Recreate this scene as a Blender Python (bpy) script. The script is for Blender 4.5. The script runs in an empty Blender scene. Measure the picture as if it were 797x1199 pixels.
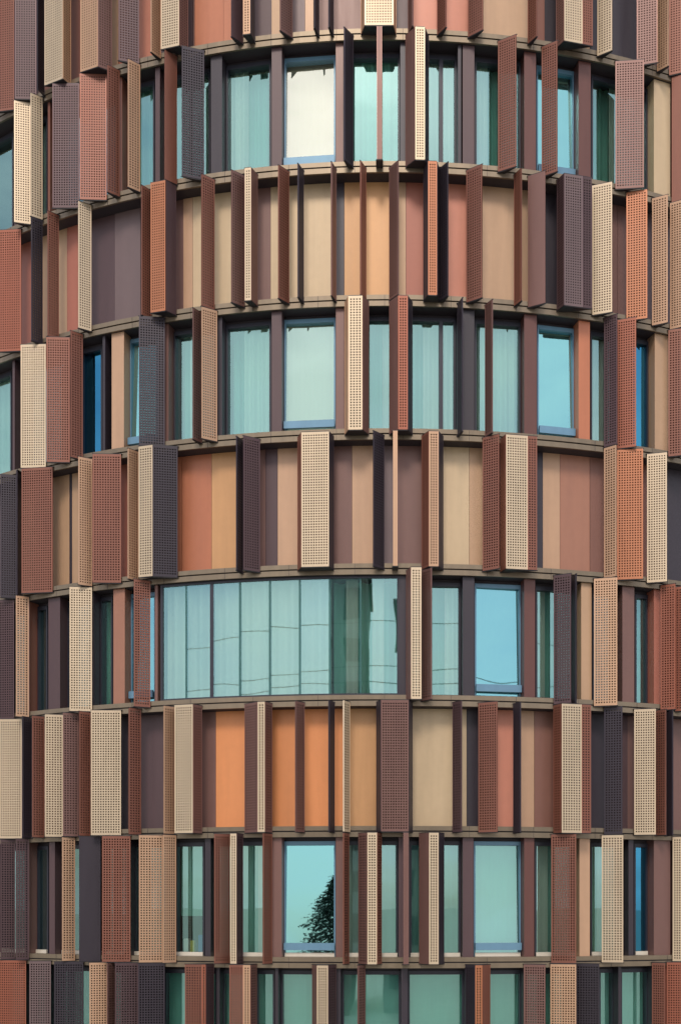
import bpy, bmesh, math, random
from math import sin, cos, asin, atan, radians, pi
random.seed(7)
S = bpy.context.scene
COL = S.collection
# ------------------------------------------------------------------ site dimensions
R, D, EYE, FOC = 12.0, 29.45, 8.0, 1335.0      # tower radius, camera to axis, eye height, survey focal length
LT, LD = 0.165, 0.25                           # ledge thickness and projection
DI, DO = 0.26, 0.43                            # inner / outer line of the sun fins
YT = [-122, 33.2, 188.5, 345, 501.5, 659.5, 813.5, 967, 1121, 1276]
ZT = [EYE + (1064 - y) / 77.6 for y in YT]     # ledge tops, from the top of the tower down
def ang(x, d):                                 # survey reading -> angle round the tower at projection d
    p = atan((x - 450) / FOC)
    return asin(D * sin(p) / (R + d)) - p
def P(t, d, z=0.0): return ((R + d) * sin(t), -(R + d) * cos(t), z)

# ------------------------------------------------------------------ materials
def lin(c): return tuple((v / 255 / 12.92) if v / 255 <= 0.04045 else ((v / 255 + 0.055) / 1.055) ** 2.4 for v in c)
def new_mat(name):
    m = bpy.data.materials.new(name); m.use_nodes = True
    nt = m.node_tree
    for n in list(nt.nodes): nt.nodes.remove(n)
    out = nt.nodes.new('ShaderNodeOutputMaterial')
    return m, nt, out
def N(nt, typ, **kw):
    n = nt.nodes.new(typ)
    for k, v in kw.items(): setattr(n, k, v)
    return n
def math_n(nt, op, a, b=None):
    n = N(nt, 'ShaderNodeMath', operation=op)
    for i, v in enumerate((a, b)):
        if v is None: continue
        if isinstance(v, (int, float)): n.inputs[i].default_value = v
        else: nt.links.new(v, n.inputs[i])
    return n.outputs[0]
def metal(name, rgb, rough=0.45, metallic=0.35, holes=False, var=0.10, streak=True):
    m, nt, out = new_mat(name); L = nt.links.new
    b = N(nt, 'ShaderNodeBsdfPrincipled'); b.inputs['Roughness'].default_value = rough; b.inputs['Metallic'].default_value = metallic
    tc = N(nt, 'ShaderNodeTexCoord'); mp = N(nt, 'ShaderNodeMapping'); mp.inputs['Scale'].default_value = (6, 6, 0.7)
    L(tc.outputs['Object'], mp.inputs['Vector'])
    ns = N(nt, 'ShaderNodeTexNoise'); ns.inputs['Scale'].default_value = 1.6; ns.inputs['Detail'].default_value = 6
    L(mp.outputs['Vector'], ns.inputs['Vector'])
    n2 = N(nt, 'ShaderNodeTexNoise'); n2.inputs['Scale'].default_value = 9; n2.inputs['Detail'].default_value = 4
    L(tc.outputs['Object'], n2.inputs['Vector'])
    oi = N(nt, 'ShaderNodeObjectInfo')
    v = math_n(nt, 'ADD', math_n(nt, 'MULTIPLY', ns.outputs['Fac'], var * 2.2), math_n(nt, 'MULTIPLY', n2.outputs['Fac'], var))
    v = math_n(nt, 'ADD', v, math_n(nt, 'MULTIPLY', oi.outputs['Random'], var * 1.2))
    v = math_n(nt, 'ADD', v, 1 - var * 2.2)
    mul = N(nt, 'ShaderNodeVectorMath', operation='SCALE'); mul.inputs[0].default_value = lin(rgb); L(v, mul.inputs['Scale'])
    L(mul.outputs[0], b.inputs['Base Color'])
    rr = math_n(nt, 'ADD', math_n(nt, 'MULTIPLY', ns.outputs['Fac'], 0.2), rough - 0.1); L(rr, b.inputs['Roughness'])
    if holes:
        uv = N(nt, 'ShaderNodeUVMap'); sp = N(nt, 'ShaderNodeSeparateXYZ'); L(uv.outputs['UV'], sp.inputs[0])
        pitch, half = 0.0395, 0.275
        a = [math_n(nt, 'ABSOLUTE', math_n(nt, 'SUBTRACT', math_n(nt, 'FRACT', math_n(nt, 'DIVIDE', sp.outputs[i], pitch)), 0.5)) for i in (0, 1)]
        inside = math_n(nt, 'LESS_THAN', math_n(nt, 'MAXIMUM', a[0], a[1]), half)
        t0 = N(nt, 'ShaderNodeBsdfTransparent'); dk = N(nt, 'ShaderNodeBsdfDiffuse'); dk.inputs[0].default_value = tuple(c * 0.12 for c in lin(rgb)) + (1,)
        tr = N(nt, 'ShaderNodeMixShader'); tr.inputs[0].default_value = 0.42           # dark tone mixed into each hole stands for the shade behind the sheet
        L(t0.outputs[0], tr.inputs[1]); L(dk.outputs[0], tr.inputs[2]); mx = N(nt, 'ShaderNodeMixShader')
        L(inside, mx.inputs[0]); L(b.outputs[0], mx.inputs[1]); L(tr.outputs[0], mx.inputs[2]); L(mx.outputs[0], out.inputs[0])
    else: L(b.outputs[0], out.inputs[0])
    return m
PAL = {'C': ('cream', (190, 170, 146)), 'T': ('tan', (178, 142, 116)), 'B': ('copper brown', (122, 77, 64)),
       'R': ('rust orange', (140, 82, 64)), 'P': ('dark plum', (78, 58, 62)), 'N': ('blackish navy', (50, 43, 52)),
       'M': ('mauve brown', (112, 81, 76)), 'O': ('warm orange', (168, 108, 78)), 'G': ('plum grey', (104, 86, 88))}
SOLID = {k: metal(v[0].replace(' ', '_') + '_metal', v[1]) for k, v in PAL.items()}
LIT_RIM = {k: metal(v[0].replace(' ', '_') + '_lit_edge', tuple(min(236, c * 1.14 + 10) for c in v[1]), rough=0.35, metallic=0.5) for k, v in PAL.items()}  # lips coloured lighter than their sheet to imitate skylight catching the edges
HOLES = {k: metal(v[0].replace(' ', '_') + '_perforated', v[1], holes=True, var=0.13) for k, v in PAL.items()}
PANEL = {k: metal(v[0].replace(' ', '_') + '_cladding', v[1], rough=0.42, metallic=0.15, var=0.10) for k, v in
         dict(PAL, O=('bright orange', (204, 132, 84)), U=('burnt orange', (172, 106, 78)), W=('umber', (122, 84, 74)), R=('dull rust', (158, 96, 80)), D=('dark brown', (94, 58, 54)), V=('clay', (150, 104, 86)), S=('salmon', (180, 116, 96)), A=('amber', (184, 138, 96)), K=('sand', (176, 142, 114)), Y=('pale cream', (186, 162, 132))).items()}
M_LEDGE = metal('bronze_ledge', (124, 110, 94), 0.4, 0.6, var=0.17)
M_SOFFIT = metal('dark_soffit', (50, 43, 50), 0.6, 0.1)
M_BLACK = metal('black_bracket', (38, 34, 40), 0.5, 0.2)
M_BLUE = metal('pale_blue_frame', (98, 134, 160), 0.35, 0.2)
M_DARKF = metal('dark_frame', (46, 46, 58), 0.4, 0.2)
def simple(name, rgb, rough=0.8, noise=None, var=0.2):
    m, nt, out = new_mat(name); L = nt.links.new
    b = N(nt, 'ShaderNodeBsdfPrincipled'); b.inputs['Roughness'].default_value = rough
    tc = N(nt, 'ShaderNodeTexCoord'); ns = N(nt, 'ShaderNodeTexNoise'); ns.inputs['Scale'].default_value = noise or 3; ns.inputs['Detail'].default_value = 6
    L(tc.outputs['Object'], ns.inputs['Vector'])
    mul = N(nt, 'ShaderNodeVectorMath', operation='SCALE'); mul.inputs[0].default_value = lin(rgb)
    L(math_n(nt, 'ADD', math_n(nt, 'MULTIPLY', ns.outputs['Fac'], 2 * var), 1 - var), mul.inputs['Scale'])
    L(mul.outputs[0], b.inputs['Base Color']); L(b.outputs[0], out.inputs[0])
    return m
M_ROOM = simple('room_wall', (74, 78, 88))
M_GROUND = simple('pale_paving', (158, 158, 148), 0.9, 0.6)
M_TRUNK = simple('bark', (66, 52, 42), 0.9, 8)
M_NEEDLE = simple('conifer_needles', (46, 62, 44), 0.8, 4)
M_BIN = {'y': simple('yellow_box', (214, 196, 84)), 'b': simple('blue_box', (40, 96, 168)), 'w': simple('white_box', (220, 216, 205))}
def cloth(name, rgb):
    m, nt, out = new_mat(name); L = nt.links.new
    d = N(nt, 'ShaderNodeBsdfDiffuse'); d.inputs[0].default_value = lin(rgb) + (1,)
    t = N(nt, 'ShaderNodeBsdfTranslucent'); t.inputs[0].default_value = lin(rgb) + (1,)
    mx = N(nt, 'ShaderNodeMixShader'); mx.inputs[0].default_value = 0.2
    L(d.outputs[0], mx.inputs[1]); L(t.outputs[0], mx.inputs[2]); L(mx.outputs[0], out.inputs[0])
    return m
M_CLOTH = {'w': cloth('white_blind', (236, 236, 222)), 'm': cloth('mint_curtain', (222, 236, 222)), 't': cloth('teal_curtain', (160, 220, 204))}
def glass(name, tint, refl, base, gain):
    m, nt, out = new_mat(name); L = nt.links.new
    tr = N(nt, 'ShaderNodeBsdfTransparent'); tr.inputs[0].default_value = tint + (1,)
    gl = N(nt, 'ShaderNodeBsdfGlossy'); gl.inputs['Color'].default_value = refl + (1,); gl.inputs['Roughness'].default_value = 0.012
    tc = N(nt, 'ShaderNodeTexCoord'); ns = N(nt, 'ShaderNodeTexNoise'); ns.inputs['Scale'].default_value = 0.9; ns.inputs['Detail'].default_value = 1
    L(tc.outputs['Object'], ns.inputs['Vector'])
    bp = N(nt, 'ShaderNodeBump'); bp.inputs['Strength'].default_value = 0.06; bp.inputs['Distance'].default_value = 0.05
    L(ns.outputs['Fac'], bp.inputs['Height']); L(bp.outputs[0], gl.inputs['Normal'])
    lw = N(nt, 'ShaderNodeLayerWeight'); lw.inputs['Blend'].default_value = 0.35
    f = math_n(nt, 'ADD', math_n(nt, 'MULTIPLY', lw.outputs['Fresnel'], gain), base)
    mx = N(nt, 'ShaderNodeMixShader'); L(f, mx.inputs[0]); L(tr.outputs[0], mx.inputs[1]); L(gl.outputs[0], mx.inputs[2]); L(mx.outputs[0], out.inputs[0])
    return m
M_GLASS = glass('teal_glass', (0.84, 0.99, 0.97), (0.55, 0.90, 0.89), 0.33, 0.5)
M_MIRROR = glass('reflective_glass', (0.72, 0.92, 0.9), (0.36, 0.78, 0.83), 0.62, 0.4)
M_CLEAR = glass('clear_glass', (0.95, 1.0, 0.97), (0.86, 0.90, 0.82), 0.42, 0.3)
M_PALE = glass('pale_glass', (0.86, 1.0, 0.95), (0.66, 0.90, 0.84), 0.45, 0.3)
M_BLUEGL = glass('blue_glass', (0.3, 0.5, 0.6), (0.08, 0.38, 0.62), 0.6, 0.4)
M_JOINT = metal('teal_joint', (44, 92, 92), 0.4, 0.1)
M_SILL = metal('pale_sill', (206, 198, 186), 0.4, 0.2)

# ------------------------------------------------------------------ mesh helpers
class MB:
    def __init__(s): s.v, s.f, s.uv, s.mi = [], [], [], []
    def quad(s, pts, uv=None, mi=0):
        n = len(s.v); s.v += [tuple(p) for p in pts]; s.f.append(tuple(range(n, n + len(pts))))
        s.uv += uv or [(0, 0)] * len(pts); s.mi.append(mi)
    def prism(s, poly, z0, z1, mi=0):                       # plan polygon (x, y) pulled up from z0 to z1
        s.quad([(x, y, z1) for x, y in poly], mi=mi); s.quad([(x, y, z0) for x, y in reversed(poly)], mi=mi)
        for i in range(len(poly)):
            a, b = poly[i], poly[(i + 1) % len(poly)]
            s.quad([(a[0], a[1], z0), (b[0], b[1], z0), (b[0], b[1], z1), (a[0], a[1], z1)], mi=mi)
    def arc(s, t0, t1, d0, d1, z0, z1, step=radians(2.2), mi=0):
        n = max(1, math.ceil(abs(t1 - t0) / step))
        for i in range(n):
            a, b = t0 + (t1 - t0) * i / n, t0 + (t1 - t0) * (i + 1) / n
            A, B, C, E = [P(a, d1)[:2], P(b, d1)[:2], P(b, d0)[:2], P(a, d0)[:2]]
            s.quad([(*A, z0), (*B, z0), (*B, z1), (*A, z1)], mi=mi); s.quad([(*C, z0), (*E, z0), (*E, z1), (*C, z1)], mi=mi)
            s.quad([(*A, z1), (*B, z1), (*C, z1), (*E, z1)], mi=mi); s.quad([(*E, z0), (*C, z0), (*B, z0), (*A, z0)], mi=mi)
            if i == 0: s.quad([(*E, z0), (*A, z0), (*A, z1), (*E, z1)], mi=mi)
            if i == n - 1: s.quad([(*B, z0), (*C, z0), (*C, z1), (*B, z1)], mi=mi)
    def build(s, name, mats, parent=None, loc=(0, 0, 0)):
        me = bpy.data.meshes.new(name)
        me.from_pydata([(x - loc[0], y - loc[1], z - loc[2]) for x, y, z in s.v], [], s.f)
        u = me.uv_layers.new(name='UVMap')
        for i, c in enumerate(s.uv): u.data[i].uv = c
        for m in (mats if isinstance(mats, (list, tuple)) else [mats]): me.materials.append(m)
        me.polygons.foreach_set('material_index', s.mi); me.update()
        o = bpy.data.objects.new(name, me); COL.objects.link(o)
        if parent: o.parent = parent
        else: o.location = loc
        return o
def tag(o, label=None, cat=None, group=None, kind=None):
    for k, v in (('label', label), ('category', cat), ('group', group), ('kind', kind)):
        if v: o[k] = v
    return o
def empty(name, loc):
    o = bpy.data.objects.new(name, None); o.location = loc; o.empty_display_size = 0.2; COL.objects.link(o); return o

# ------------------------------------------------------------------ survey of the facade
# fins: reading, colour, reading ... ; i / o = inner / outer line; lower-case colour = plain sheet
FINS = [
 ["-14o B 17i", "18o P 43i", "44o N 52i", "53o C 74o T 83i", "95o T 115o M 131i", "139o P 163i", "177o T 188i", "189o C 210o M 220i", "271o p 284i", "285o T 293o n 298i",
  "328o M 342i", "368o n 373i", "385o n 390i", "423i t 427o C 460o t 463i", "478i m 483o", "512i B 522o", "548i B 565o", "618i B 628o", "651i M 660o C 681o B 693o", "699i C 716o",
  "745i M 769o", "769i T 782o", "783i B 803o"],
 ["17o C 36i", "36o C 50i", "62o P 93i", "94o B 125i", "126o B 140i", "150o T 164i", "193o b 207i", "213o N 239i", "403o N 413i", "441o m 447o", "475i m 486o C 497o N 501i",
  "583i B 604o", "634i B 652o", "720i M 753o", "786i b 804o"],
 ["-3o R 25i", "37o N 50i", "56o B 69i", "92o C 107i", "166o B 177i", "177o O 194o p 206i", "236o B 251i", "271o M 286i", "287o C 294o m 301i", "326o B 338i", "349o n 355i", "388o m 393i",
  "422o b 428i", "456i M 466o", "496i n 501o O 511o N 514i", "514i N 524o", "546i B 564o", "602i B 610o", "618i m 638o", "652i P 660o G 681o P 692o", "693i C 716o", "733i O 757o", "763i T 781o", "784i T 801o"],
 ["25o C 54i", "55o B 82i", "83o B 97i", "163o N 193i", "226o M 236i", "236o T 254i", "404i t 408o C 424o m 431i", "456i m 466o R 477o n 482i", "536i n 541o", "568i M 576o", "707i P 722o", "722i R 744o", "782i B 803o"],
 ["1o N 20i", "20o n 26i", "26o B 62i", "92o T 108i", "109o B 142i", "150o T 162i", "163o C 179o N 208i", "277o N 284i", "285o P 304i", "349i b 353o C 385o n 390i", "437o N 449i", "460o t 465o",
  "494i B 502o T 513o n 518i", "565i B 584o", "586i b 592o C 617o B 628o", "707i T 721o", "722i O 752o", "757i C 780o"],
 ["-14o P 17i", "19o T 34i", "82o C 108i", "157o B 176i", "476i m 481o C 493o", "493i M 505o", "648i P 668o", "668i n 674o", "695i T 722o", "773i R 790o", "790i R 808o"],
 ["0o C 26i", "27o N 37i", "38o B 52i", "53o C 74i", "74o M 92i", "93o B 106i", "107o C 142i", "151o B 165i", "192o T 205i", "205o C 226o M 236i", "287i M 302o C 310o M 318i", "346o M 356i", "385o n 391i",
  "402o C 409i", "441i n 446o M 478o n 482i", "530i P 540o", "560i B 582o", "601i n 609o", "648i B 657o C 680o B 691o", "707i N 728o", "742i C 767o", "767i B 779o", "779i n 787o"],
 ["1o P 18i", "19o P 34i", "73o T 88i", "93o n 118i", "120o B 153i", "163o T 191i", "191o T 206i", "251o B 269i", "270o C 277o P 284i", "308o B 318i", "402o B 408i", "420i M 430o C 441o B 446i", "472o m 478o",
  "491i m 502o C 513o n 519i", "645i B 674o", "704i C 729o", "787i C 806o"],
 ["-4o R 31i", "35o G 60i", "64o N 98i", "105o T 126i", "126o M 135i", "135o P 162i", "162o N 193i", "217o B 237o R 241o P 250i", "269o B 285o T 293o M 300i", "366i m 371o C 384o P 393i", "419o M 427i",
  "545i N 556o O 564o b 573i", "613i M 638o", "644i T 674o", "674i N 701o", "763i B 778o", "780i R 808o"]]
# cladding storeys: boundaries and colours; some darker strips beside fins paint in their shade
PANELS = {
 0: "-30 P 17 P 45 B 95 K 139 R 163 S 189 P 226 M 228 U 262 U 285 P 318 K 328 G 357 T 367 M 425 M 463 P 480 S 512 S 548 K 618 B 637 N 655 K 690 N 745 M 775 B 830",
 2: "-30 R 37 K 57 K 79 R 92 P 135 G 165 M 215 T 226 Y 276 Y 301 M 317 Y 326 Y 349 Y 389 N 403 A 428 A 456 K 475 R 500 R 523 S 547 K 603 K 618 M 638 N 683 M 722 M 740 P 830",
 4: "-30 P 26 K 62 K 82 N 85 K 95 B 142 R 165 P 208 U 213 U 248 A 280 M 311 P 325 T 349 M 412 T 437 G 460 M 498 Y 549 K 568 P 590 N 635 T 655 V 690 W 712 B 757 M 778 N 830",
 6: "-30 T 27 N 40 B 74 M 107 N 150 P 210 M 253 O 290 O 318 O 346 O 387 O 402 A 443 K 482 Y 531 Y 546 N 562 R 582 S 603 T 625 W 655 N 707 P 734 M 785 M 830"}
# window storeys: pilasters (reading, colour, reading) and windows (reading, reading, kind)
PIL = {
 1: "17 p 45;57 b 68;138 b 151;182 p 194;247 n 265;318 p 333;393 m 403;468 n 480;534 n 539;539 p 555;609 d 627;671 d 691;757 y 784;784 b 830",
 3: "15 p 28;80 p 96;121 n 131;131 t 153;186 m 204;253 n 265;318 p 333;393 m 404;465 n 478;533 n 555;609 d 628;671 u 690;722 b 738;758 k 783;783 p 830",
 5: "-10 p 5;32 b 45;57 p 80;108 n 118;133 v 154;183 m 190;466 n 478;539 n 555;609 d 626;674 k 692;721 m 742;757 r 778;778 r 830",
 7: "-10 p 4;33 m 44;58 p 74;106 n 120;150 n 158;196 b 206;240 n 252;318 m 333;393 m 403;435 p 444;466 p 479;507 m 516;539 p 554;609 d 625;672 t 690;728 n 741;757 m 784;784 m 830",
 8: "-10 p 2;31 n 36;56 n 64;110 n 125;155 n 165;180 n 193;222 n 230;255 n 261;290 n 300;322 n 329;375 n 384;393 n 400;469 n 477;543 n 548;610 n 615;668 n 700;718 n 725;758 n 766;766 r 830"}
WIN = {
 1: "-25 17 Fn;44 57 Fm;66 138 Fn;152 182 Ft;194 247 Ft;265 318 Fm;333 393 Bw;403 468 Ft;480 534 Fw|516;555 609 Fm;627 671 Bm;691 757 Fm",
 3: "-30 15 Fm;28 80 Fn;96 121 Zn;153 186 Bn;204 253 Fm;265 318 Fm;333 393 Bw;404 465 Ft;478 533 Fw|516;555 609 Fm;628 671 Bm;690 722 Fw;738 758 Zn",
 5: "-40 -10 Fn;5 32 Fn;45 57 Fm;80 108 Fn;118 133 Ft;154 183 Bn;478 539 Ft;555 609 Bm;626 674 Ft;692 721 Fn;742 757 Ft",
 7: "-40 -10 Fn;4 33 Fn;44 58 Fn;74 106 Fn;120 150 Fn;158 196 Fm;206 240 Ht;252 318 Fm;333 393 Xn;403 435 Fm;444 466 Ft;479 507 Ft;516 539 Ft;554 609 Bt;625 672 Fm;690 728 Fm;741 757 Zn",
 8: "-40 -10 Fn;2 31 Fn;36 56 Ft;64 110 Fm;125 155 Fn;165 180 Fn;193 222 Ft;230 255 Fm;261 290 Ft;300 322 Ft;329 375 Fm;400 469 Ft;477 543 Fm;548 610 Ft;615 668 Fm;700 718 Ft;725 758 Ft"}

# ------------------------------------------------------------------ tower
tower = empty('tower', (0, 0, 0))
tag(tower, 'round office tower ringed by bronze ledges, with coloured cladding storeys alternating with teal window storeys', 'tower')
def ring(name, z0, z1, d0, d1, mat, step=4):
    m = MB(); m.arc(0, 2 * pi, d0, d1, z0, z1, radians(step)); return m
for k, z in enumerate(ZT):
    m = MB()
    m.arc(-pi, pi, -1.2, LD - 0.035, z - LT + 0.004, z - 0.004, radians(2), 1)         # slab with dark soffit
    m.arc(-pi, pi, LD - 0.035, LD, z - 0.068, z, radians(2))                     # upper lip
    m.arc(-pi, pi, LD - 0.035, LD - 0.004, z - LT, z - 0.088, radians(2))        # lower lip
    m.arc(-pi, pi, 0.02, LD - 0.036, z - 0.003, z - 0.0005, radians(2))          # bronze top sheet
    for q in range(-12, 13):                                                     # open joints between the ledge sections
        tj = radians(4.7 * q + 1.3 * (k % 3)); m.arc(tj - 0.0002, tj + 0.0002, LD - 0.03, LD + 0.001, z - 0.067, z - 0.002, 1, 1)
        m.arc(tj - 0.0002, tj + 0.0002, LD - 0.03, LD - 0.003, z - LT + 0.002, z - 0.09, 1, 1)
    m.build('ledge', [M_LEDGE, M_SOFFIT], tower)
m = MB(); m.arc(-pi, pi, -1.5, -1.205, 0, ZT[0] + 0.3, radians(4)); m.build('core_wall', M_ROOM, tower)
m = MB(); m.prism([P(2 * pi * i / 60, -0.3)[:2] for i in range(60)][::1], ZT[0] + 0.01, ZT[0] + 0.5); m.build('roof', M_SOFFIT, tower)
m = MB(); m.arc(-pi, pi, -0.3, 0.05, 0.0, ZT[9] - LT - 0.002, radians(3)); m.build('base_wall', PANEL['M'], tower)
TL, TR = ang(-30, 0), ang(830, 0)
for k in range(9):
    z0, z1 = ZT[k + 1], ZT[k] - LT
    MODR = radians(4.74)                                     # the facade carries on past both edges of the view
    for sg, tE in ((-1, TL - 0.003), (1, TR + 0.003)):
        far = tE + sg * 3 * MODR if k not in PANELS else tE
        lo, hi = (-pi, far) if sg < 0 else (far, pi)
        m = MB(); rs = random.Random(k * 2 + sg); keys = list('BMPTRWVD') if k in PANELS else list('PDM'); t = lo
        while t < hi - 0.001:
            q = min(hi, t + MODR * rs.choice((0.5, 1, 1, 1.5))); m.arc(t, q, -0.06, 0.0, z0, z1, radians(3), rs.randrange(len(keys))); t = q
        m.build('side_wall', [PANEL[c] for c in keys], tower)
        for j in range(3):
            if k in PANELS: break
            t0 = min(tE + sg * j * MODR, tE + sg * (j + 1) * MODR); t1 = t0 + MODR; tp = t0 + MODR * 0.24
            m = MB(); m.arc(t0 + 0.0005, tp, -0.08, 0.19, z0, z1); m.build('pilaster', PANEL['PDM'[j]], tower)
            m = MB(); m.arc(tp, tp + 0.003, -0.08, 0.02, z0 + 0.001, z1); m.arc(t1 - 0.003, t1, -0.08, 0.02, z0 + 0.001, z1)
            m.arc(tp + 0.003, t1 - 0.003, -0.08, 0.018, z0 + 0.001, z0 + 0.05, 1); m.arc(tp + 0.003, t1 - 0.003, -0.08, 0.018, z1 - 0.1, z1, 1)
            fr = m.build('window', M_DARKF, tower)
            m = MB(); m.quad([P(tp + 0.003, -0.03, z0 + 0.05), P(t1 - 0.003, -0.03, z0 + 0.05), P(t1 - 0.003, -0.03, z1 - 0.1), P(tp + 0.003, -0.03, z1 - 0.1)]); m.build('pane', M_GLASS, fr)
            m = MB(); m.arc(tp + 0.002, t1 - 0.002, -0.17, -0.16, z0 + 0.02, z1, 1); m.build('blind', M_CLOTH['m'], fr)
    if k in PANELS:
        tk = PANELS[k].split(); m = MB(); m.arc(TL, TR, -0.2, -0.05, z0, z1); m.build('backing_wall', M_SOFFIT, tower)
        for i in range(0, len(tk) - 2, 2):
            t0, t1 = ang(float(tk[i]), 0), ang(float(tk[i + 2]), 0)
            dd = random.choice((0.0, 0.004, 0.008))
            m = MB(); m.arc(t0 + 0.0002, t1 - 0.0002, -0.045, dd, z0, z1)
            m.build('cladding_panel', PANEL[tk[i + 1]], tower)
        continue
    for s in PIL[k].split(';'):
        x0, c, x1 = s.split(); x0, x1 = float(x0), float(x1); mid = (x0 + x1) / 2
        din, dout = 0.0, 0.19
        t0 = ang(x0, dout if mid < 450 else din); t1 = ang(x1, din if mid < 450 else dout)
        if t1 - t0 < 0.004: t0, t1 = (t0 + t1) / 2 - 0.002, (t0 + t1) / 2 + 0.002
        m = MB(); m.arc(t0, t1, -0.08, dout, z0, z1); m.build('pilaster', PANEL[c.upper()], tower)
    for s in WIN[k].split(';'):
        s, _, mul = s.partition('|')
        x0, x1, kd = s.split(); t0, t1 = ang(float(x0), 0) + 0.0003, ang(float(x1), 0) - 0.0003
        fm = M_BLUE if kd[0] in 'BX' else M_DARKF
        fw = 0.023 if kd[0] in 'BX' else 0.028
        w = fw / R; w = min(w, (t1 - t0) * 0.15); zt = z1 - 0.05
        m = MB()
        m.arc(t0, t0 + w, -0.08, 0.02, z0 + 0.001, zt, 1); m.arc(t1 - w, t1, -0.08, 0.02, z0 + 0.001, zt, 1)
        m.arc(t0 + w, t1 - w, -0.08, 0.018, z0 + 0.001, z0 + 0.05, 1); m.arc(t0 + w, t1 - w, -0.08, 0.018, zt - 0.06, zt, 1)
        m.arc(t0, t1, -0.08, -0.01, zt, z1, 1, 1)
        if mul:
            tm = ang(float(mul), 0); m.arc(tm - 0.0025, tm + 0.0025, -0.08, 0.016, z0 + 0.05, zt - 0.06, 1)
        fr = m.build('window', [fm, M_SOFFIT], tower)
        m = MB(); e = 0 if kd[0] == 'X' else random.uniform(-0.008, 0.008)
        tl_ = 0.045 if kd[0] in 'BX' else 0.0                # top-hung sashes stand a little open at the bottom
        m.quad([P(t0 + w, -0.03 + e + tl_, z0 + 0.05), P(t1 - w, -0.03 - e + tl_, z0 + 0.05), P(t1 - w, -0.03 - e, zt - 0.06), P(t0 + w, -0.03 + e, zt - 0.06)])
        pane = m.build('pane', (M_PALE if k == 3 else M_CLEAR) if kd == 'Bw' else M_MIRROR if kd[0] in 'BX' and kd != 'Bt' else M_BLUEGL if kd[0] == 'Z' else M_GLASS, fr)
        if kd[0] in 'BX' or kd[0] == 'H':
            m = MB(); m.arc(t0 + w * 0.3, t1 - w * 0.3, 0.06, 0.10, z0 + 0.10, z0 + 0.21, 1)
            
            if kd[0] != 'H': m.build('sash_rail', M_BLUE, fr)
        if k == 7:
            m = MB(); m.arc(t0 + 0.001, t1 - 0.001, 0.021, 0.05, z0 + 0.001, z0 + 0.06, 1); m.build('sill', M_SILL, fr)
        if kd[1] != 'n':
            layers = [(0.0, 1.0, -0.16, kd[1])]
            if k == 8: layers = [(0.0, 1.0, -0.13, 't')]
            elif kd[0] == 'F' and (t1 - t0) > 0.04:
                c = random.uniform(0.28, 0.45)
                layers = [(0.0, 1.0, -0.30, 't')] + random.choice(([(c, 1.0, -0.15, 'w')], [(0.0, c, -0.15, 'w')], [(0, .3, -.15, 'w'), (.72, 1, -.15, 'w')], [(c, .95, -.15, 'm')], [(0, 1, -.15, kd[1])]))
            for u0, u1, dd, cc in layers:
                ta, tb = t0 + 0.001 + (t1 - t0 - 0.002) * u0, t0 + 0.001 + (t1 - t0 - 0.002) * u1
                m = MB(); n = 44; amp = 0.003 if kd[0] in 'BH' or k == 8 else 0.012 if k == 7 else 0.026; ph = random.random() * 6
                zb = z0 + (0.62 if kd[0] == 'H' else 0.02)
                fo = lambda t: dd + amp * sin(t * R * 46 + ph) + amp * 0.6 * sin(t * R * 19 + 2 * ph)
                for i in range(n):
                    a, b = ta + (tb - ta) * i / n, ta + (tb - ta) * (i + 1) / n
                    m.quad([P(a, fo(a), zb), P(b, fo(b), zb), P(b, fo(b), z1), P(a, fo(a), z1)])
                m.build('blind' if kd[0] in 'BH' or k == 8 else 'curtain', M_CLOTH[cc], fr)
# the long run of curved glazing on the third window storey
z0, z1 = ZT[6], ZT[5] - LT
cuts = [190, 218, 248, 281, 316, 351, 386, 422, 466]
th = [ang(c, 0.17) for c in cuts]
m = MB()
for i in (0, 8): m.arc(th[i] - 0.0015, th[i] + 0.0015, 0.08, 0.19, z0, z1, 1)
m.arc(th[0], th[-1], 0.08, 0.185, z0 + 0.001, z0 + 0.035); m.arc(th[0], th[-1], 0.08, 0.185, z1 - 0.04, z1 - 0.001)
fr = m.build('window', M_DARKF, tower); tag(fr, 'long curved run of frameless glass panes')
for i in range(1, 8):
    h = 0.0022 if i == 2 else 0.0008 if i in (1, 7) else 0.0012
    m = MB(); m.arc(th[i] - h, th[i] + h, 0.10, 0.176, z0 + 0.036, z1 - 0.041, 1); m.build('glass_joint', M_DARKF if i == 2 else M_JOINT, fr)
for i in range(8):
    m = MB(); m.quad([P(th[i], 0.165, z0 + 0.03), P(th[i + 1], 0.165, z0 + 0.03), P(th[i + 1], 0.165, z1 - 0.035), P(th[i], 0.165, z1 - 0.035)]); m.build('pane', M_GLASS, fr)
for a, b, dd, cc in ((0, 6.02, -.02, 'w'), (6.05, 7.98, -.22, 't'), (6.5, 6.9, -.02, 'w'), (7.3, 7.62, -.02, 'w')):
    ta = th[int(a)] + (th[min(8, int(a) + 1)] - th[int(a)]) * (a % 1); tb = th[int(b)] + (th[int(b) + 1] - th[int(b)]) * (b % 1)
    m = MB(); n = 160
    fo = lambda t: dd + 0.03 * sin(t * R * 30) + 0.02 * sin(t * R * 13 + 1)
    for i in range(n):
        p, q = ta + (tb - ta) * i / n, ta + (tb - ta) * (i + 1) / n
        m.quad([P(p, fo(p), z0 + 0.02), P(q, fo(q), z0 + 0.02), P(q, fo(q), z1), P(p, fo(p), z1)])
    m.build('curtain', M_CLOTH[cc], fr)

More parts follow.
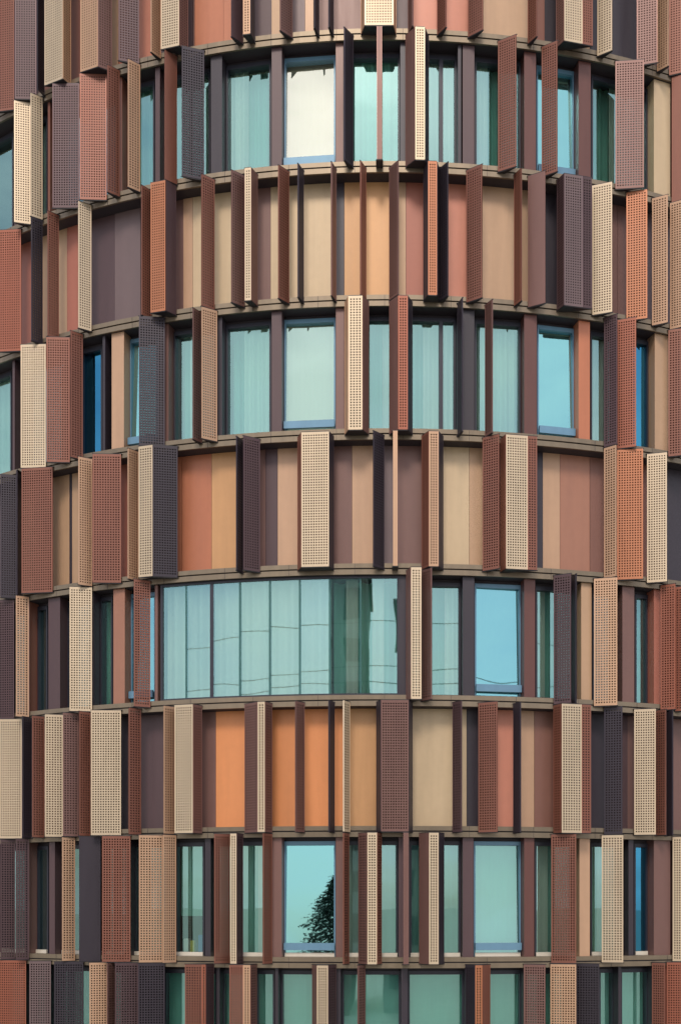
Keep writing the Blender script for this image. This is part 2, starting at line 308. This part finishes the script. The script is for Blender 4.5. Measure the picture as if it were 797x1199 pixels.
# ------------------------------------------------------------------ sun fins
ORD = 'first second third fourth fifth sixth seventh eighth ninth tenth eleventh twelfth'.split()
STOREY = {0: 'top cladding storey', 1: 'topmost window storey', 2: 'second cladding storey from top', 3: 'second window storey from top', 4: 'third cladding storey from top',
          5: 'window storey with long curved glass', 6: 'lowest cladding storey', 7: 'second lowest window storey', 8: 'lowest window storey'}
def plate(a, b, z0, z1, col, name, parent, loc):
    solid = col.islower(); K = col.upper(); m = MB(); th_ = 0.016
    ax, ay = a; bx, by = b; L = math.hypot(bx - ax, by - ay); ux, uy = (bx - ax) / L, (by - ay) / L; nx, ny = uy, -ux
    rim = min(0.014, L * 0.1); p = 0.0395
    us = [0, rim, L - rim, L]; vs = [z0, z0 + 0.03, z1 - 0.03, z1]
    nper = max(1, round((L - 2 * rim) / p)); nv = max(1, round((vs[2] - vs[1]) / p))
    def pt(u, s, z): return (ax + ux * u + nx * s, ay + uy * u + ny * s, z)
    for side in (1, -1):
        for i in range(3):
            for j in range(3):
                q = [pt(us[i], side * th_ / 2, vs[j]), pt(us[i + 1], side * th_ / 2, vs[j]), pt(us[i + 1], side * th_ / 2, vs[j + 1]), pt(us[i], side * th_ / 2, vs[j + 1])]
                uv = [(0, 0), (nper * p, 0), (nper * p, nv * p), (0, nv * p)]
                if side < 0: q, uv = q[::-1], uv[::-1]
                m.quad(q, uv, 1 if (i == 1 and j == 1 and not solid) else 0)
    for u in (0, L): m.quad([pt(u, -th_ / 2, z0), pt(u, th_ / 2, z0), pt(u, th_ / 2, z1), pt(u, -th_ / 2, z1)])
    for z in (z0, z1): m.quad([pt(0, -th_ / 2, z), pt(0, th_ / 2, z), pt(L, th_ / 2, z), pt(L, -th_ / 2, z)])
    lip = 0.02                                              # folded lips that stiffen both edges
    for u in (0, L):
        s = 1 if u == 0 else -1
        m.prism([pt(u, -0.011, 0)[:2], pt(u + s * 0.006, -0.011, 0)[:2], pt(u + s * 0.006, 0.011, 0)[:2], pt(u, 0.011, 0)[:2]][::s], z0 + 0.001, z1 - 0.001, 2)
    return m.build(name, [SOLID[K], HOLES[K], LIT_RIM[K]], parent, loc)
for k, row in enumerate(FINS):
    zt, zb = ZT[k] - 0.115, ZT[k + 1] - 0.095
    n = len(row); names = []
    for idx, spec in enumerate(row):
        tk = spec.split(); pts = []
        for s in tk[0::2]:
            d = DO if s[-1] == 'o' else DI
            pts.append((ang(float(s[:-1]), d), d))
        xy = [P(t, d)[:2] for t, d in pts]
        if len(xy) == 2 and math.hypot(xy[0][0] - xy[1][0], xy[0][1] - xy[1][1]) < 0.03: pass
        cx, cy = sum(p[0] for p in xy) / len(xy), sum(p[1] for p in xy) / len(xy)
        root = empty('sun_fin', (cx, cy, zb))
        cols = tk[1::2]; main = max(cols, key=lambda c: abs(float(tk[2 * cols.index(c)][:-1]) - float(tk[2 * cols.index(c) + 2][:-1])))
        solid = all(c.islower() for c in cols)
        look = f"{PAL[main.upper()][0]} {'plain sheet' if solid else 'perforated'} {'box ' if len(cols) > 2 else 'folded ' if len(cols) == 2 else ''}fin"
        pos = f"{ORD[idx]} from left" if idx < (n + 1) // 2 else (f"{ORD[n - 1 - idx]} from right")
        pos = pos.replace('first from left', 'leftmost').replace('first from right', 'rightmost')
        tag(root, f"{look}, {pos} in {STOREY[k]}", 'sun fin', 'vertical metal sun fins round the tower')
        loc = (cx, cy, zb)
        for i, c in enumerate(cols):
            plate(xy[i], xy[i + 1], zb, zt, c, 'front_sheet' if (len(cols) > 1 and pts[i][1] == pts[i + 1][1]) else 'sheet', root, loc)
        # top and bottom brackets that carry the sheets on the ledges
        for z in (zb - 0.012, zt + 0.0):
            m = MB(); ta, tb = pts[0][0], pts[-1][0]; lo, hi = min(p[0] for p in pts), max(p[0] for p in pts)
            ia, ib = (ta, tb) if ta < tb else (tb, ta)
            seq = sorted(pts, key=lambda p: p[0])
            tl, tr = seq[0][0] - 0.0012, seq[-1][0] + 0.0012
            poly = [P(tl, seq[0][1] + 0.004)[:2]] + [P(t, d + 0.004)[:2] for t, d in seq] + [P(tr, seq[-1][1] + 0.004)[:2]]
            w_in = min(tr - tl, 0.10 / R * 2); mid = seq[0][0] if seq[0][1] < seq[-1][1] else seq[-1][0] if seq[-1][1] < seq[0][1] else (tl + tr) / 2
            a2, b2 = max(tl, mid - w_in / 2), min(tr, mid + w_in / 2)
            if b2 - a2 < 0.004: a2, b2 = mid - 0.002, mid + 0.002
            poly += [P(b2, LD - 0.002)[:2], P(a2, LD - 0.002)[:2]]
            m.prism(poly, z, z + 0.012); m.build('bracket', M_BLACK, root, loc)

# ------------------------------------------------------------------ things on the window sill of the second lowest storey
zs = ZT[8] + 0.052
def sill_box(name, x, w, h, mat, label, cat):
    t = ang(x, -0.12); m = MB(); m.arc(t - w / 2 / R, t + w / 2 / R, -0.155, -0.09, zs, zs + h, 1); m.arc(t - w / 2.2 / R, t + w / 2.2 / R, -0.15, -0.095, zs + h, zs + h + 0.012, 1)
    tag(m.build(name, mat, None, P(t, -0.12, zs)), label, cat)
sill_box('storage_box', 236.5, 0.10, 0.26, M_BIN['b'], 'blue storage box behind the half-drawn blind of a lower window', 'box')
sill_box('paper_bag', 226, 0.07, 0.17, M_BIN['y'], 'yellow paper bag on the sill below the half-drawn blind', 'bag')
sill_box('paper_bag', 219, 0.08, 0.20, M_BIN['w'], 'white paper bag on the sill below the half-drawn blind', 'bag')
# buildings across the street behind the camera, mirrored in the glass
def block(x0, x1, y0, y1, h, wall, label, cols, rows):
    cx = (x0 + x1) / 2; b = empty('building', (cx, y1, 0)); tag(b, label, 'building', 'buildings across the street')
    m = MB(); m.prism([(x0, y0), (x1, y0), (x1, y1), (x0, y1)], 0, h); m.build('wall', wall, b, (cx, y1, 0))
    m = MB(); m.prism([(x0 - .3, y0 - .3), (x1 + .3, y0 - .3), (x1 + .3, y1 + .3), (x0 - .3, y1 + .3)], h + .003, h + .5); m.build('roof', M_SOFFIT, b, (cx, y1, 0))
    for i in range(cols):
        for j in range(rows):
            xa = x0 + (x1 - x0) * (i + .22) / cols; xb = x0 + (x1 - x0) * (i + .78) / cols; za = 1 + (h - 2) * (j + .2) / rows; zb = 1 + (h - 2) * (j + .75) / rows
            m = MB(); m.prism([(xa, y1 - .1), (xb, y1 - .1), (xb, y1 + .05), (xa, y1 + .05)], za, zb); m.build('window', M_DARKF, b, (cx, y1, 0))
block(-13.2, -8.4, -98, -84, 35, simple('grey_render', (140, 144, 146)), 'tall narrow grey building across the street, mirrored in the long curved glass', 2, 9)
block(-6.6, -2.4, -94, -80, 34, simple('dark_brick', (112, 98, 92), 0.9, 5), 'dark brick building across the street, mirrored beside a strip of sky', 2, 8)
block(0.2, 4.0, -96, -82, 31, simple('pale_render', (120, 122, 118)), 'pale grey building across the street, rightmost of the three mirrored', 2, 8)
# overhead cables across the street, mirrored in the long curved glass
for i, (zc, lab) in enumerate(((20.2, 'lower'), (21.0, 'middle'), (23.4, 'upper'))):
    m = MB(); pts = [(x, -52.0, zc - 0.9 * (1 - (x / 36) ** 2)) for x in range(-36, 37, 3)]; r = 0.022
    for a, b in zip(pts, pts[1:]):
        for q in range(4):
            c0, s0, c1, s1 = cos(q * pi / 2) * r, sin(q * pi / 2) * r, cos((q + 1) * pi / 2) * r, sin((q + 1) * pi / 2) * r
            m.quad([(a[0], a[1] + c0, a[2] + s0), (b[0], b[1] + c0, b[2] + s0), (b[0], b[1] + c1, b[2] + s1), (a[0], a[1] + c1, a[2] + s1)])
    tag(m.build('overhead_cable', M_BLACK, None, (0, -52, zc)), f'{lab} dark overhead cable mirrored in the long curved glass', 'cable', 'overhead cables across the street')
for sx, lab in ((-36, 'left'), (36, 'right')):
    m = MB(); m.prism([(sx + .16 * cos(a * pi / 4), -52 + .16 * sin(a * pi / 4)) for a in range(8)], 0, 23.9); pl = m.build('cable_pole', M_TRUNK, None, (sx, -52, 0))
    tag(pl, f'tall dark pole holding the overhead cables at their {lab} end', 'pole', 'poles across the street')
    m = MB(); m.prism([(sx - .08, -52.7), (sx + .08, -52.7), (sx + .08, -51.3), (sx - .08, -51.3)], 23.0, 23.12); m.build('cross_arm', M_TRUNK, pl, (sx, -52, 0))

# ------------------------------------------------------------------ ground and the tree that the windows mirror
m = MB(); m.quad([(-4000, -4000, 0), (4000, -4000, 0), (4000, 4000, 0), (-4000, 4000, 0)]); tag(m.build('ground', M_GROUND), kind='structure')
TX, TY, TH = -9.9, -50.6, 11.9
tree = empty('conifer_tree', (TX, TY, 0)); tag(tree, 'dark conifer standing on the paving opposite the tower, mirrored in a window', 'tree')
m = MB()
for i in range(10):
    a, b = 2 * pi * i / 10, 2 * pi * (i + 1) / 10
    m.quad([(TX + .22 * cos(a), TY + .22 * sin(a), 0), (TX + .22 * cos(b), TY + .22 * sin(b), 0), (TX + .03 * cos(b), TY + .03 * sin(b), TH), (TX + .03 * cos(a), TY + .03 * sin(a), TH)])
m.build('trunk', M_TRUNK, tree, (TX, TY, 0))
m = MB(); rng = random.Random(3)
for i in range(190):
    h = 6.7 + (TH - 6.8) * (i / 190) ** 0.9; rad = (TH - h) * 0.5 * rng.uniform(0.55, 1.15) + 0.12; a = i * 2.4 + rng.uniform(-.3, .3)
    for j in range(46):
        q = rng.random() ** 0.7; r = rad * q; sag = -0.25 * r + 0.12 * r * q
        px, py, pz = TX + r * cos(a) + rng.gauss(0, .06 + .07 * r), TY + r * sin(a) + rng.gauss(0, .06 + .07 * r), h + sag + rng.gauss(0, .06)
        s = rng.uniform(.05, .13); b = a + rng.uniform(-.9, .9); dx, dy = cos(b) * s * 1.8, sin(b) * s * 1.8
        m.quad([(px, py, pz), (px + dx - dy * .3, py + dy + dx * .3, pz + rng.uniform(-.08, .04)), (px + dx * 1.2, py + dy * 1.2, pz - .05), (px + dx + dy * .3, py + dy - dx * .3, pz - rng.uniform(0, .09))])
m.build('crown', M_NEEDLE, tree, (TX, TY, 0))

# ------------------------------------------------------------------ sky, sun, camera
EL, AZ = radians(48), radians(-6)              # sun height, and its bearing left/right of the camera's side
W = bpy.data.worlds.new('World'); S.world = W; W.use_nodes = True; nt = W.node_tree; L = nt.links.new
bg = nt.nodes['Background']; sky = N(nt, 'ShaderNodeTexSky', sky_type='NISHITA'); sky.sun_disc = False
sky.sun_elevation = EL; sky.sun_rotation = pi - AZ; sky.air_density = 1.0; sky.dust_density = 2.5
tc = N(nt, 'ShaderNodeTexCoord'); mp = N(nt, 'ShaderNodeMapping'); mp.inputs['Scale'].default_value = (1.4, 1.4, 4.0); L(tc.outputs['Generated'], mp.inputs[0])
ns = N(nt, 'ShaderNodeTexNoise'); ns.inputs['Scale'].default_value = 2.2; ns.inputs['Detail'].default_value = 7; ns.inputs['Roughness'].default_value = 0.55; L(mp.outputs[0], ns.inputs['Vector'])
rp = N(nt, 'ShaderNodeMapRange'); rp.inputs['From Min'].default_value = 0.27; rp.inputs['From Max'].default_value = 0.62; L(ns.outputs['Fac'], rp.inputs['Value'])
mx = N(nt, 'ShaderNodeMix', data_type='RGBA'); L(rp.outputs[0], mx.inputs['Factor']); L(sky.outputs[0], mx.inputs['A']); mx.inputs['B'].default_value = (8.1, 8.1, 8.2, 1)
L(mx.outputs['Result'], bg.inputs['Color']); bg.inputs['Strength'].default_value = 0.125
sl = bpy.data.lights.new('sun', 'SUN'); sl.energy = 1.8; sl.angle = radians(16); sl.color = (1.0, 0.91, 0.78)
so = bpy.data.objects.new('sun', sl); COL.objects.link(so)
from mathutils import Vector
sd = Vector((sin(AZ) * cos(EL), -cos(AZ) * cos(EL), sin(EL))); so.rotation_euler = sd.to_track_quat('Z', 'Y').to_euler(); so.location = (0, -30, 40)
cam = bpy.data.cameras.new('camera'); co = bpy.data.objects.new('camera', cam); COL.objects.link(co)
co.location = (0, -D, EYE); co.rotation_euler = (pi / 2, 0, 0)
cam.sensor_fit = 'VERTICAL'; cam.sensor_height = 36; cam.sensor_width = 24; cam.lens = FOC / 1199 * 36
cam.shift_x = (398.5 - 450) / 1199; cam.shift_y = (1064 - 599.5) / 1199; cam.clip_end = 9000; cam.clip_start = 0.1
S.camera = co
S.view_settings.view_transform = 'Standard'; S.view_settings.look = 'None'; S.view_settings.exposure = 0.3; S.view_settings.gamma = 1
S.cycles.use_denoising = True; S.cycles.transparent_max_bounces = 24; S.cycles.max_bounces = 8
